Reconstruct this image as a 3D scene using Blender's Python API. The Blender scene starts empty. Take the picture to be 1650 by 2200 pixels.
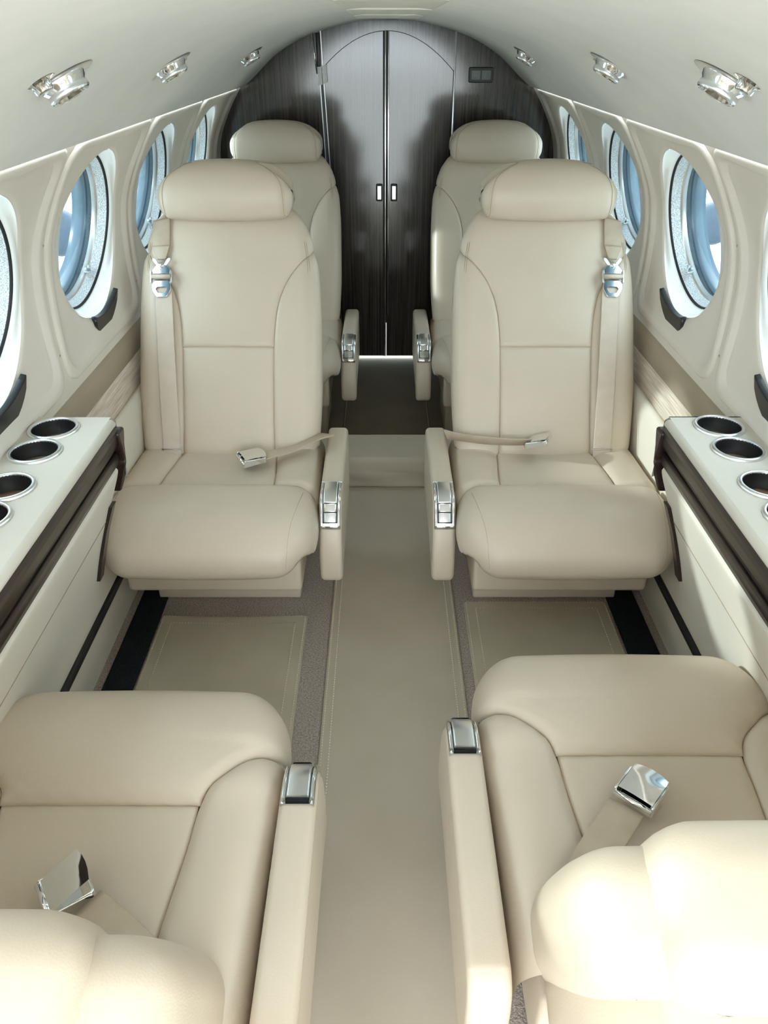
import bpy, bmesh, math, random
from mathutils import Vector, Matrix
import numpy as np
random.seed(3)
PI = math.pi
SC = bpy.context.scene
COL = SC.collection

# ------------------------------------------------------------------ camera
cd = bpy.data.cameras.new('camera'); cam = bpy.data.objects.new('camera', cd); COL.objects.link(cam)
cd.sensor_fit = 'VERTICAL'; cd.sensor_height = 36.0
cd.lens = 36.0 * 1650.0 / 2200.0
cd.clip_start = 0.02; cd.clip_end = 300
cam.location = (0, 0, 1.28)
cam.rotation_euler = (PI / 2 - math.atan(1020.0 / 1650.0), 0, 0)
SC.camera = cam

# ------------------------------------------------------------------ world, sun, exposure
w = bpy.data.worlds.new('daylight'); SC.world = w; w.use_nodes = True
bg = w.node_tree.nodes['Background']
bg.inputs[0].default_value = (0.86, 0.95, 1.0, 1); bg.inputs[1].default_value = 4.6
sd = bpy.data.lights.new('sun', 'SUN'); sun = bpy.data.objects.new('sun', sd); COL.objects.link(sun)
sd.energy = 2.2; sd.angle = math.radians(2.0); sd.color = (1, .96, .9)
sun.rotation_euler = Vector((1.37, -.16, -.47)).to_track_quat('-Z', 'Y').to_euler()
vs = SC.view_settings
vs.view_transform = 'Standard'; vs.look = 'None'; vs.gamma = 1.0; vs.use_curve_mapping = False
vs.exposure = 0.74
SC.cycles.max_bounces = 14; SC.cycles.diffuse_bounces = 8; SC.cycles.glossy_bounces = 5
SC.cycles.transparent_max_bounces = 12
SC.cycles.sample_clamp_indirect = 8.0
SC.cycles.caustics_reflective = False; SC.cycles.caustics_refractive = False
SC.cycles.use_denoising = True

XC = 0.012          # centre line of the cabin
YB = 3.55           # rear bulkhead
YF = -0.55          # forward end of the modelled cabin
ZA = -0.05          # floor behind the step

# ------------------------------------------------------------------ materials
def new_mat(name):
    m = bpy.data.materials.new(name); m.use_nodes = True
    nt = m.node_tree; b = nt.nodes['Principled BSDF']
    return m, nt, b
def setin(b, **k):
    for n, v in k.items():
        n = n.replace('_', ' ')
        for i in b.inputs:
            if i.name.lower() == n.lower(): i.default_value = v
def c4(c): return (c[0], c[1], c[2], 1)
def add_bump(nt, b, scale, strength, dist=.001, detail=3, coord='Object', stretch=None, tex='noise'):
    tc = nt.nodes.new('ShaderNodeTexCoord'); src = tc.outputs[coord]
    if stretch:
        mp = nt.nodes.new('ShaderNodeMapping'); mp.inputs['Scale'].default_value = stretch
        nt.links.new(src, mp.inputs[0]); src = mp.outputs[0]
    if tex == 'noise':
        n = nt.nodes.new('ShaderNodeTexNoise'); n.inputs['Scale'].default_value = scale; n.inputs['Detail'].default_value = detail
        out = n.outputs[0]
    else:
        n = nt.nodes.new('ShaderNodeTexVoronoi'); n.inputs['Scale'].default_value = scale
        out = n.outputs[0]
    nt.links.new(src, n.inputs['Vector'])
    bp = nt.nodes.new('ShaderNodeBump'); bp.inputs['Strength'].default_value = strength; bp.inputs['Distance'].default_value = dist
    nt.links.new(out, bp.inputs['Height']); nt.links.new(bp.outputs[0], b.inputs['Normal'])
    return out
def add_vary(nt, b, c1, c2, scale, detail=4, stretch=None, lo=.35, hi=.65, coord='Object'):
    tc = nt.nodes.new('ShaderNodeTexCoord'); src = tc.outputs[coord]
    if stretch:
        mp = nt.nodes.new('ShaderNodeMapping'); mp.inputs['Scale'].default_value = stretch
        nt.links.new(src, mp.inputs[0]); src = mp.outputs[0]
    n = nt.nodes.new('ShaderNodeTexNoise'); n.inputs['Scale'].default_value = scale; n.inputs['Detail'].default_value = detail
    nt.links.new(src, n.inputs['Vector'])
    r = nt.nodes.new('ShaderNodeValToRGB'); r.color_ramp.elements[0].position = lo; r.color_ramp.elements[1].position = hi
    r.color_ramp.elements[0].color = c4(c1); r.color_ramp.elements[1].color = c4(c2)
    nt.links.new(n.outputs[0], r.inputs[0]); nt.links.new(r.outputs[0], b.inputs['Base Color'])
def simple(name, col, rough=.5, metal=0, spec=.5, coat=0):
    m, nt, b = new_mat(name); setin(b, base_color=c4(col), roughness=rough, metallic=metal, specular_ior_level=spec, coat_weight=coat, coat_roughness=.05)
    return m
M = {}
def leather(name, c1, c2, rough):
    m, nt, b = new_mat(name); setin(b, roughness=rough, specular_ior_level=.4)
    add_vary(nt, b, c1, c2, 5, 4); add_bump(nt, b, 420, .18, .0006, 2, tex='v'); return m
M['leather'] = leather('cream_leather', (.585, .498, .395), (.615, .525, .42), .38)
M['panel_leather'] = leather('side_panel_leather', (.69, .64, .56), (.72, .67, .585), .5)
M['olive'] = leather('olive_leather', (.36, .30, .22), (.39, .33, .245), .45)
M['stitch'] = simple('tan_thread', (.42, .34, .25), .8)
m, nt, b = new_mat('headliner'); setin(b, roughness=.75, specular_ior_level=.25)
add_vary(nt, b, (.72, .71, .68), (.75, .74, .71), 9); add_bump(nt, b, 700, .12, .0005, 2); M['headliner'] = m
m, nt, b = new_mat('wall_panel'); setin(b, roughness=.62, specular_ior_level=.3)
add_vary(nt, b, (.71, .66, .59), (.74, .69, .62), 7); add_bump(nt, b, 650, .2, .0006, 2); M['wall'] = m
m, nt, b = new_mat('runner'); setin(b, roughness=.6, specular_ior_level=.3)
add_vary(nt, b, (.43, .375, .295), (.49, .43, .345), 4.5, 6, lo=.3, hi=.7); add_bump(nt, b, 600, .15, .0006, 2); M['runner'] = m
m, nt, b = new_mat('mat'); setin(b, roughness=.6, specular_ior_level=.3)
add_vary(nt, b, (.43, .38, .29), (.48, .425, .33), 6, 5); add_bump(nt, b, 600, .15, .0006, 2); M['mat'] = m
m, nt, b = new_mat('dark_runner'); setin(b, roughness=.75, specular_ior_level=.2)
add_vary(nt, b, (.27, .245, .195), (.31, .28, .225), 6, 5); add_bump(nt, b, 600, .15, .0006, 2); M['aft'] = m
m, nt, b = new_mat('carpet'); setin(b, roughness=.95, specular_ior_level=.1)
add_vary(nt, b, (.28, .24, .21), (.48, .42, .38), 260, 3); add_bump(nt, b, 320, .9, .004, 3); M['carpet'] = m
m, nt, b = new_mat('black_carpet'); setin(b, roughness=.9, specular_ior_level=.15)
add_vary(nt, b, (.008, .01, .013), (.02, .023, .028), 300, 2); add_bump(nt, b, 300, .6, .002, 2); M['black_carpet'] = m
m, nt, b = new_mat('dark_wood_trim'); setin(b, roughness=.35, coat_weight=.25, coat_roughness=.06)
add_vary(nt, b, (.010, .004, .0035), (.034, .014, .011), 30, 5, stretch=(6, .25, 6)); M['wood'] = m
m, nt, b = new_mat('striped_veneer'); setin(b, roughness=.42, coat_weight=1.0, coat_roughness=.10, coat_ior=1.75, specular_ior_level=.2)
add_vary(nt, b, (.008, .006, .005), (.085, .064, .05), 60, 7, stretch=(2.2, 2.2, .035), lo=.38, hi=.78); M['veneer'] = m
M['black'] = simple('black_plastic', (.012, .013, .015), .35)
M['rubber'] = simple('black_rubber', (.012, .012, .014), .6)
M['chrome'] = simple('chrome', (.86, .87, .88), .07, 1)
M['steel'] = simple('brushed_steel', (.55, .55, .55), .28, 1)
M['satin'] = simple('satin_aluminium', (.82, .83, .84), .3, 1)
M['cup'] = simple('cup_black', (.01, .01, .011), .5)
M['cork'] = simple('cup_base', (.45, .27, .19), .8)
m, nt, b = new_mat('webbing'); setin(b, roughness=.6, specular_ior_level=.3)
add_vary(nt, b, (.58, .49, .40), (.62, .53, .44), 30); add_bump(nt, b, 500, .5, .0008, 1, stretch=(1, 1, .2)); M['web'] = m
m, nt, b = new_mat('belt_cover'); setin(b, roughness=.55); add_vary(nt, b, (.42, .34, .25), (.5, .41, .31), 18); add_bump(nt, b, 40, .3, .004); M['beltcover'] = m
m, nt, b = new_mat('woven_band'); setin(b, roughness=.42, specular_ior_level=.5)
add_vary(nt, b, (.52, .43, .34), (.80, .72, .62), 90, 4, stretch=(.6, .12, 3.0), lo=.3, hi=.7); add_bump(nt, b, 160, .5, .001, 3, stretch=(.6, .1, 3)); M['woven'] = m
M['reveal'] = simple('white_reveal', (.88, .89, .88), .55)
m, nt, b = new_mat('foil_ring'); setin(b, roughness=.5, metallic=.3)
add_vary(nt, b, (.40, .43, .45), (.80, .83, .85), 420, 2); add_bump(nt, b, 420, .9, .002, 2); M['foil'] = m
M['frame'] = simple('window_frame_grey', (.045, .085, .12), .25, .2)
m, nt, b = new_mat('window_pane')
for n in list(nt.nodes):
    if n.type == 'BSDF_PRINCIPLED': nt.nodes.remove(n)
o = [n for n in nt.nodes if n.type == 'OUTPUT_MATERIAL'][0]
tr = nt.nodes.new('ShaderNodeBsdfTransparent'); tr.inputs[0].default_value = (.76, .88, .91, 1)
gl = nt.nodes.new('ShaderNodeBsdfGlossy'); gl.inputs['Roughness'].default_value = .02; gl.inputs[0].default_value = (.9, .95, 1, 1)
lf = nt.nodes.new('ShaderNodeLayerWeight'); lf.inputs['Blend'].default_value = .5
pw = nt.nodes.new('ShaderNodeMath'); pw.operation = 'POWER'; pw.inputs[1].default_value = 5.0; nt.links.new(lf.outputs['Facing'], pw.inputs[0])
lw = nt.nodes.new('ShaderNodeMath'); lw.operation = 'MULTIPLY_ADD'; lw.inputs[1].default_value = .6; lw.inputs[2].default_value = .035; nt.links.new(pw.outputs[0], lw.inputs[0])
mx = nt.nodes.new('ShaderNodeMixShader'); nt.links.new(lw.outputs[0], mx.inputs[0]); nt.links.new(tr.outputs[0], mx.inputs[1]); nt.links.new(gl.outputs[0], mx.inputs[2])
nt.links.new(mx.outputs[0], o.inputs[0]); M['glass'] = m
mi = m.copy(); mi.name = 'inner_pane_clear'; M['glass2'] = mi
[n for n in mi.node_tree.nodes if n.type == 'BSDF_TRANSPARENT'][0].inputs[0].default_value = (.93, .97, .98, 1)
m, nt, b = new_mat('clear_plastic'); setin(b, base_color=(.8, .9, .95, 1), roughness=.1, transmission_weight=.7, ior=1.4); M['clear'] = m
M['white'] = simple('plain_white', (.85, .85, .83), .5)
M['signglass'] = simple('sign_glass', (.16, .17, .17), .3)
M['signmark'] = simple('sign_mark', (.5, .52, .52), .5)
m, nt, b = new_mat('ramp'); setin(b, roughness=.9); add_vary(nt, b, (.55, .55, .52), (.68, .68, .65), .6, 5); M['ramp'] = m
M['navy'] = simple('navy_cover', (.03, .045, .07), .5)
M['paleyellow'] = simple('pale_yellow_paint', (.62, .60, .35), .5)
M['hangar'] = simple('pale_hangar_metal', (.55, .68, .72), .6)
m, nt, b = new_mat('ceiling_lens'); setin(b, base_color=(.8, .77, .66, 1), roughness=.35); M['lens'] = m

# ------------------------------------------------------------------ object helpers
def mesh_obj(name, verts, faces, mat, parent=None, smooth=True, flat=0):
    me = bpy.data.meshes.new(name); me.from_pydata([tuple(v) for v in verts], [], faces); me.update()
    if smooth: me.polygons.foreach_set('use_smooth', [i < len(me.polygons) - flat for i in range(len(me.polygons))])
    if mat: me.materials.append(mat)
    o = bpy.data.objects.new(name, me); COL.objects.link(o)
    if parent: o.parent = parent
    return o
def bm_obj(name, bm, mat, parent=None, smooth=False):
    me = bpy.data.meshes.new(name); bm.to_mesh(me); bm.free()
    if smooth: me.polygons.foreach_set('use_smooth', [True] * len(me.polygons))
    me.materials.append(mat); o = bpy.data.objects.new(name, me); COL.objects.link(o)
    if parent: o.parent = parent
    return o
def thing(name, label, cat, loc=(0, 0, 0), rz=0, group=None):
    o = bpy.data.objects.new(name, None); COL.objects.link(o); o.empty_display_size = .05
    o.location = loc; o.rotation_euler = (0, 0, rz); tag(o, label, cat, group); return o
def tag(o, label, cat, group=None, kind=None):
    o['label'] = label; o['category'] = cat
    if group: o['group'] = group
    if kind: o['kind'] = kind
    return o
def struct(o, label, cat): return tag(o, label, cat, kind='structure')
def lerp(a, b, t): return a + (b - a) * t
def curve1(pts):
    """smooth monotone-ish interpolation of (t, v) pairs"""
    xs = [p[0] for p in pts]; ys = [p[1] for p in pts]; n = len(xs)
    ms = []
    for i in range(n):
        if i == 0: ms.append((ys[1] - ys[0]) / (xs[1] - xs[0]))
        elif i == n - 1: ms.append((ys[-1] - ys[-2]) / (xs[-1] - xs[-2]))
        else:
            d0 = (ys[i] - ys[i-1]) / (xs[i] - xs[i-1]); d1 = (ys[i+1] - ys[i]) / (xs[i+1] - xs[i])
            ms.append(0 if d0 * d1 <= 0 else 2 * d0 * d1 / (d0 + d1))
    def f(t):
        if t <= xs[0]: return ys[0]
        if t >= xs[-1]: return ys[-1]
        for i in range(n - 1):
            if t <= xs[i+1]: break
        h = xs[i+1] - xs[i]; u = (t - xs[i]) / h
        return ((2*u**3 - 3*u*u + 1) * ys[i] + (u**3 - 2*u*u + u) * h * ms[i] + (-2*u**3 + 3*u*u) * ys[i+1] + (u**3 - u*u) * h * ms[i+1])
    return f
def catmull(pts, per=10, closed=False):
    P = [Vector(p) for p in pts]; n = len(P); out = []
    rng = range(n) if closed else range(n - 1)
    for i in rng:
        p0 = P[(i-1) % n] if (closed or i > 0) else P[0] * 2 - P[1]
        p1 = P[i]; p2 = P[(i+1) % n]
        p3 = P[(i+2) % n] if (closed or i < n - 2) else P[-1] * 2 - P[-2]
        for k in range(per):
            t = k / per
            out.append(.5 * ((2*p1) + (p2 - p0) * t + (2*p0 - 5*p1 + 4*p2 - p3) * t*t + (-p0 + 3*p1 - 3*p2 + p3) * t**3))
    if not closed: out.append(P[-1].copy())
    return out

def sstep(a, b, x):
    t = min(1, max(0, (x - a) / (b - a))); return t * t * (3 - 2 * t)
class Profile:
    """2-D curve (u, v) with arc-length parameter and outward normal"""
    def __init__(s, pts, sign=1, per=14):
        s.p = [Vector((p[0], p[1])) for p in catmull([(a, b, 0) for a, b in pts], per)]
        s.L = [0]
        for i in range(1, len(s.p)): s.L.append(s.L[-1] + (s.p[i] - s.p[i-1]).length)
        s.len = s.L[-1]; s.sign = sign
        s.n = []
        for i in range(len(s.p)):
            a = s.p[max(0, i-1)]; b = s.p[min(len(s.p)-1, i+1)]; t = (b - a).normalized()
            s.n.append(Vector((t.y, -t.x)) * sign)
        s.Ln = np.array(s.L); s.pa = np.array([tuple(q) for q in s.p]); s.na = np.array([tuple(q) for q in s.n])
    def at(s, b):
        b = min(max(b, 0), s.len)
        y = np.interp(b, s.Ln, s.pa[:, 0]); z = np.interp(b, s.Ln, s.pa[:, 1])
        ny = np.interp(b, s.Ln, s.na[:, 0]); nz = np.interp(b, s.Ln, s.na[:, 1])
        k = math.hypot(ny, nz) or 1
        return y, z, ny / k, nz / k
    def nearest(s, y=None, z=None, lo=0, hi=1e9):
        """arc length where the curve first passes the given coordinate"""
        i = 0 if y is not None else 1; v = y if y is not None else z
        for k in range(len(s.p) - 1):
            if s.L[k] < lo or s.L[k] > hi: continue
            a, b = s.pa[k, i], s.pa[k+1, i]
            if (a - v) * (b - v) <= 0 and a != b: return lerp(s.L[k], s.L[k+1], (v - a) / (b - a))
        return lo

class Sweep:
    """padded body: profile in the y-z plane, swept across x with rounded sides"""
    def __init__(s, prof, hw, r, crown=0.0):
        s.f = prof; s.hw = hw; s.r = r; s.crown = crown
    def P(s, a, b):
        y, z, ny, nz = s.f.at(b); hw = s.hw(b); r = s.r(b); sg = 1 if a >= 0 else -1; t = abs(a)
        fl = hw - r; inn = s.crown * min(1, t / hw) ** 2
        if t <= fl: x = t
        elif t <= fl + r * PI / 2:
            th = (t - fl) / r; x = fl + r * math.sin(th); inn += r * (1 - math.cos(th))
        else: x = hw; inn += r + (t - fl - r * PI / 2)
        return Vector((sg * x, y - ny * inn, z - nz * inn))
    def edge(s, b, extra=0.0):   # arc coordinate where the side wall ends
        return s.hw(b) - s.r(b) + s.r(b) * PI / 2 + extra
    def N(s, a, b):
        e = .0015
        da = s.P(a + e, b) - s.P(a - e, b); db = s.P(a, min(b + e, s.f.len)) - s.P(a, max(b - e, 0))
        n = da.cross(db)
        if n.length < 1e-12: n = Vector((0, s.f.at(b)[2], s.f.at(b)[3]))
        n.normalize()
        y, z, ny, nz = s.f.at(b); fl = s.hw(b) - s.r(b)
        ref = Vector((0, ny, nz))
        if abs(a) > fl:
            th = min(PI / 2, (abs(a) - fl) / max(s.r(b), 1e-5)); ref = ref * math.cos(th) + Vector((math.copysign(math.sin(th), a), 0, 0))
        return n if n.dot(ref) >= 0 else -n

def spaced(n, k=.75):
    return [lerp(i / n, .5 - .5 * math.cos(PI * i / n), k) for i in range(n + 1)]
def patch(name, S, a0, a1, b0, b1, mat, parent, nu=30, nv=40, g=.006, wd=.012, puff=0., soft=(1, 1, 1, 1), wrinkle=0., seed=0, fade=.06, until=1e9):
    """one upholstered panel of a Sweep between the curves a0(b), a1(b); soft edges (a0, a1, b0, b1) roll into a seam"""
    U = spaced(nu); V = spaced(nv); vs_ = []; fs = []
    rnd = random.Random(seed); ph = [rnd.uniform(0, 6) for _ in range(6)]
    for v in V:
        b = lerp(b0, b1, v); e = .002
        l0, l1 = a0(b), a1(b)
        s0 = (a0(b + e) - a0(b - e)) / (2 * e); s1 = (a1(b + e) - a1(b - e)) / (2 * e)
        c0 = 1 / math.hypot(1, s0); c1 = 1 / math.hypot(1, s1)
        for u in U:
            a = lerp(l0, l1, u); d = 1e9
            ex = 3 * max(0, b - until)
            if soft[0]: d = min(d, (a - l0) * c0 + ex)
            if soft[1]: d = min(d, (l1 - a) * c1 + ex)
            if soft[2]: d = min(d, b - b0)
            if soft[3]: d = min(d, b1 - b)
            d = max(d, 0); off = 0
            if d < wd: q = 1 - d / wd; off -= g * (1 - math.sqrt(max(0, 1 - q * q)))
            if puff: off += puff * (1 - math.exp(-d / fade))
            if wrinkle and d < .05:
                off += wrinkle * math.sin(b * 210 + ph[0]) * math.sin(a * 160 + ph[1]) * (1 - d / .05)
            vs_.append(S.P(a, b) + S.N(a, b) * off)
    W = nu + 1
    for j in range(nv):
        for i in range(nu):
            k = j * W + i; fs.append((k, k + 1, k + W + 1, k + W))
    return mesh_obj(name, vs_, fs, mat, parent)
def tube(name, pts, r, mat, parent=None, seg=8, closed=False):
    vs_ = []; fs = []; P = [Vector(p) for p in pts]; n = len(P); prev = None
    for i in range(n):
        t = (P[(i+1) % n] - P[i-1]) if (closed or 0 < i < n - 1) else (P[1] - P[0] if i == 0 else P[-1] - P[-2])
        t.normalize()
        if prev is None:
            up = Vector((0, 0, 1)) if abs(t.z) < .9 else Vector((1, 0, 0)); q = t.cross(up).normalized()
        else: q = (prev - t * prev.dot(t)).normalized()
        prev = q; w_ = t.cross(q)
        for k in range(seg):
            th = 2 * PI * k / seg; vs_.append(P[i] + q * (r * math.cos(th)) + w_ * (r * math.sin(th)))
    for i in range(n if closed else n - 1):
        for k in range(seg):
            a = i * seg + k; b_ = i * seg + (k + 1) % seg; c = ((i + 1) % n) * seg + (k + 1) % seg; d = ((i + 1) % n) * seg + k
            fs.append((a, b_, c, d))
    if not closed:
        fs.append(tuple(reversed(range(seg)))); fs.append(tuple(range((n - 1) * seg, n * seg)))
    return mesh_obj(name, vs_, fs, mat, parent)
def seam_line(name, S, apts, mat, parent, r=.0009, off=.0006):
    pts = [S.P(a, b) + S.N(a, b) * off for a, b in apts]
    return tube(name, pts, r, mat, parent, 5)
def box(name, lo, hi, mat, parent=None, bev=.004, seg=3):
    bm = bmesh.new(); bmesh.ops.create_cube(bm, size=1)
    for v in bm.verts: v.co = Vector([lerp(lo[i], hi[i], v.co[i] + .5) for i in range(3)])
    if bev: bmesh.ops.bevel(bm, geom=bm.edges[:], offset=bev, segments=seg, profile=.5, affect='EDGES')
    return bm_obj(name, bm, mat, parent, smooth=bool(bev))
def slab(name, outline, t0, t1, r, mat, parent=None, frame=None, seg=4, hole=None):
    """outline (u, v) extruded in w from t0 to t1 with rounded rims; frame maps (u, v, w) to local space; optional hole outline of equal count"""
    n = len(outline); P = [Vector(p) for p in outline]
    def inset(pl, d):
        out = []
        ar = sum(pl[i].x * pl[(i+1) % n].y - pl[(i+1) % n].x * pl[i].y for i in range(n)); sg = 1 if ar > 0 else -1
        for i in range(n):
            a = pl[i-1]; b_ = pl[i]; c = pl[(i+1) % n]
            e1 = (b_ - a).normalized(); e2 = (c - b_).normalized()
            n1 = Vector((-e1.y, e1.x)) * sg; n2 = Vector((-e2.y, e2.x)) * sg
            m_ = n1 + n2
            m_ = m_.normalized() if m_.length > 1e-6 else n1
            out.append(b_ + m_ * (d / max(.35, m_.dot(n1))))
        return out
    rings = []
    for k in range(seg + 1):
        th = PI / 2 * k / seg; rings.append((r * (1 - math.sin(th)), t0 + r * (1 - math.cos(th))))
    for k in range(seg + 1):
        th = PI / 2 * k / seg; rings.append((r * (1 - math.cos(th)), t1 - r * (1 - math.sin(th))))
    fr = frame or (lambda u, v, w_: Vector((u, v, w_)))
    vs_ = []; fs = []
    for d, w_ in rings:
        for p in (inset(P, d) if d > 1e-7 else P): vs_.append(fr(p.x, p.y, w_))
    R = len(rings)
    for j in range(R - 1):
        for i in range(n): fs.append((j*n + i, j*n + (i+1) % n, (j+1)*n + (i+1) % n, (j+1)*n + i))
    if hole:
        base = len(vs_)
        for w_ in (t0, t1):
            for p in hole: vs_.append(fr(p[0], p[1], w_))
        for i in range(n):
            k = (i + 1) % n
            fs.append((i, k, base + k, base + i)); fs.append(((R-1)*n + i, (R-1)*n + k, base + n + k, base + n + i)); fs.append((base + i, base + k, base + n + k, base + n + i))
    else:
        fs.append(tuple(range(n))); fs.append(tuple(range((R-1)*n, R*n)))
    return mesh_obj(name, vs_, fs, mat, parent, True, 3 * n if hole else 2)
def rrect(w_, h_, r, k=5, cx=0, cy=0):
    out = []
    for sx, sy, t0 in ((1, 1, 0), (-1, 1, 90), (-1, -1, 180), (1, -1, 270)):
        for i in range(k + 1):
            th = math.radians(t0 + 90 * i / k); out.append((cx + sx * (w_/2 - r) + r * math.cos(th), cy + sy * (h_/2 - r) + r * math.sin(th)))
    return out
def poly_round(pts, r, k=4):
    out = []; P = [Vector(p) for p in pts]; n = len(P)
    for i in range(n):
        a, b_, c = P[i-1], P[i], P[(i+1) % n]
        u = (a - b_); v = (c - b_); rr = min(r, u.length * .45, v.length * .45); p0 = b_ + u.normalized() * rr; p1 = b_ + v.normalized() * rr
        for j in range(k + 1):
            t = j / k; q = p0 * (1-t)**2 + b_ * 2*t*(1-t) + p1 * t*t; out.append((q.x, q.y))
    return out
def lathe(name, prof, mat, parent=None, frame=None, seg=36):
    fr = frame or (lambda x, y, z: Vector((x, y, z))); vs_ = []; fs = []; n = len(prof)
    for i in range(seg):
        th = 2 * PI * i / seg
        for r_, z in prof: vs_.append(fr(r_ * math.cos(th), r_ * math.sin(th), z))
    for i in range(seg):
        k = (i + 1) % seg
        for j in range(n - 1): fs.append((i*n + j, k*n + j, k*n + j + 1, i*n + j + 1))
    return mesh_obj(name, vs_, fs, mat, parent)
def ribbon(name, pts, sides, width, thick, mat, parent=None):
    """strap: centre points with side vectors"""
    vs_ = []; fs = []; P = [Vector(p) for p in pts]; n = len(P)
    for i in range(n):
        t = (P[min(i+1, n-1)] - P[max(i-1, 0)]).normalized(); s_ = Vector(sides[i]).normalized(); s_ = (s_ - t * s_.dot(t)).normalized(); nn = s_.cross(t)
        wv = width[i] if isinstance(width, (list, tuple)) else width
        for su, sv in ((-1, -.6), (-.93, -1), (.93, -1), (1, -.6), (1, .6), (.93, 1), (-.93, 1), (-1, .6)): vs_.append(P[i] + s_ * (su * wv / 2) + nn * (sv * thick / 2))
    for i in range(n - 1):
        for k in range(8): fs.append((i*8 + k, i*8 + (k+1) % 8, (i+1)*8 + (k+1) % 8, (i+1)*8 + k))
    fs.append(tuple(range(8))); fs.append(tuple(range((n-1)*8, n*8)))
    return mesh_obj(name, vs_, fs, mat, parent)

# ------------------------------------------------------------------ cabin shell
# half cross-section of the wall: (x, z) from the panel foot up to the headliner seam
WALL = Profile([(.700, .60), (.706, .70), (.707, .78), (.702, .86), (.690, .925), (.666, .985), (.625, 1.06), (.572, 1.136)], sign=-1)
def wallpt(side, y, s, off=0.0):   # off > 0 = into the cabin
    x, z, nx, nz = WALL.at(s)
    return Vector((XC + side * (x + nx * off), y, z + nz * off))
# check inward direction
if WALL.at(.1)[2] > 0: WALL.na *= -1
SCN = WALL.nearest(z=.892)          # window centre along the wall
RY, RS = .200, .188
CELLS = [(YF, .37, None), (.37, .97, .67), (.97, 1.57, 1.27), (1.57, 2.165, 1.86), (2.165, 2.785, 2.46), (2.785, YB, 3.11)]
def rect_hit(th, y0, y1, s0, s1, yc, sc, rc=0.0):
    """distance from the window centre to a rounded rectangle boundary in direction th"""
    dx, dy = math.cos(th), math.sin(th)
    def inside(t):
        y = yc + dx * t; s = sc + dy * t
        if y < y0 or y > y1 or s < s0 or s > s1: return False
        for cy, cs, qy, qs in ((y0 + rc, s0 + rc, -1, -1), (y1 - rc, s0 + rc, 1, -1), (y1 - rc, s1 - rc, 1, 1), (y0 + rc, s1 - rc, -1, 1)):
            if (y - cy) * qy > 0 and (s - cs) * qs > 0 and math.hypot(y - cy, s - cs) > rc: return False
        return True
    lo, hi = 0, 2
    for _ in range(34):
        m_ = (lo + hi) / 2
        if inside(m_): lo = m_
        else: hi = m_
    return lo
def polar_sheet(name, side, y0, y1, s0, s1, yc, stations, mat, parent, rc=0, seg=112, hole=True):
    """sheet on the wall from the window hole (f=0) to the rounded rectangle (f=1); stations: (f, absolute inset from rectangle or None, offset)"""
    ths = sorted(set([2 * PI * i / seg for i in range(seg)] + [math.atan2(s - SCN, y - yc) % (2 * PI) for y in (y0, y1) for s in (s0, s1)]))
    vs_ = []; fs = []; n = len(stations)
    for th in ths:
        R = rect_hit(th, y0, y1, s0, s1, yc, SCN, rc)
        h = 1 / math.sqrt((math.cos(th) / RY) ** 2 + (math.sin(th) / RS) ** 2)
        k_ = min(1, (R - h) / .07)
        for f, ins, off in stations:
            if f is None: t = R - ins * k_
            elif f == 0: t = h + (ins or 0) * k_
            else: t = lerp(h + .012 * k_, R - .040 * k_, f)
            vs_.append(wallpt(side, yc + t * math.cos(th), SCN + t * math.sin(th), off))
    m_ = len(ths)
    for i in range(m_):
        k = (i + 1) % m_
        for j in range(n - 1): fs.append((i*n + j, k*n + j, k*n + j + 1, i*n + j + 1))
    return mesh_obj(name, vs_, fs, mat, parent)
def grid_sheet(name, side, y0, y1, s0, s1, off, mat, parent, ny=4, ns=26):
    vs_ = [wallpt(side, lerp(y0, y1, i / ny), lerp(s0, s1, j / ns), off) for i in range(ny + 1) for j in range(ns + 1)]; W = ns + 1
    return mesh_obj(name, vs_, [(i*W + j, i*W + j + 1, (i+1)*W + j + 1, (i+1)*W + j) for i in range(ny) for j in range(ns)], mat, parent)

def window_frame(side, yc):
    """local frame at a window: u along y, v up the wall, w out of the cabin"""
    c = wallpt(side, yc, SCN); x, z, nx, nz = WALL.at(SCN)
    # average plane through the top and bottom of the hole
    pt = wallpt(side, yc, SCN + RS); pb = wallpt(side, yc, SCN - RS)
    vv = (pt - pb).normalized(); uu = Vector((0, 1, 0)); ww = uu.cross(vv)
    if ww.x * side < 0: ww = -ww
    mid = (pt + pb) / 2 + ww * .024
    return mid, uu, vv, ww
def ring(name, spec, fr, mat, parent, seg=96):
    """spec: list of (ry, rs, w)"""
    n = len(spec); vs_ = []; fs = []
    for i in range(seg):
        th = 2 * PI * i / seg
        for ry, rs, w_ in spec: vs_.append(fr(ry * math.cos(th), rs * math.sin(th), w_))
    for i in range(seg):
        k = (i + 1) % seg
        for j in range(n - 1): fs.append((i*n + j, k*n + j, k*n + j + 1, i*n + j + 1))
    return mesh_obj(name, vs_, fs, mat, parent)

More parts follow.
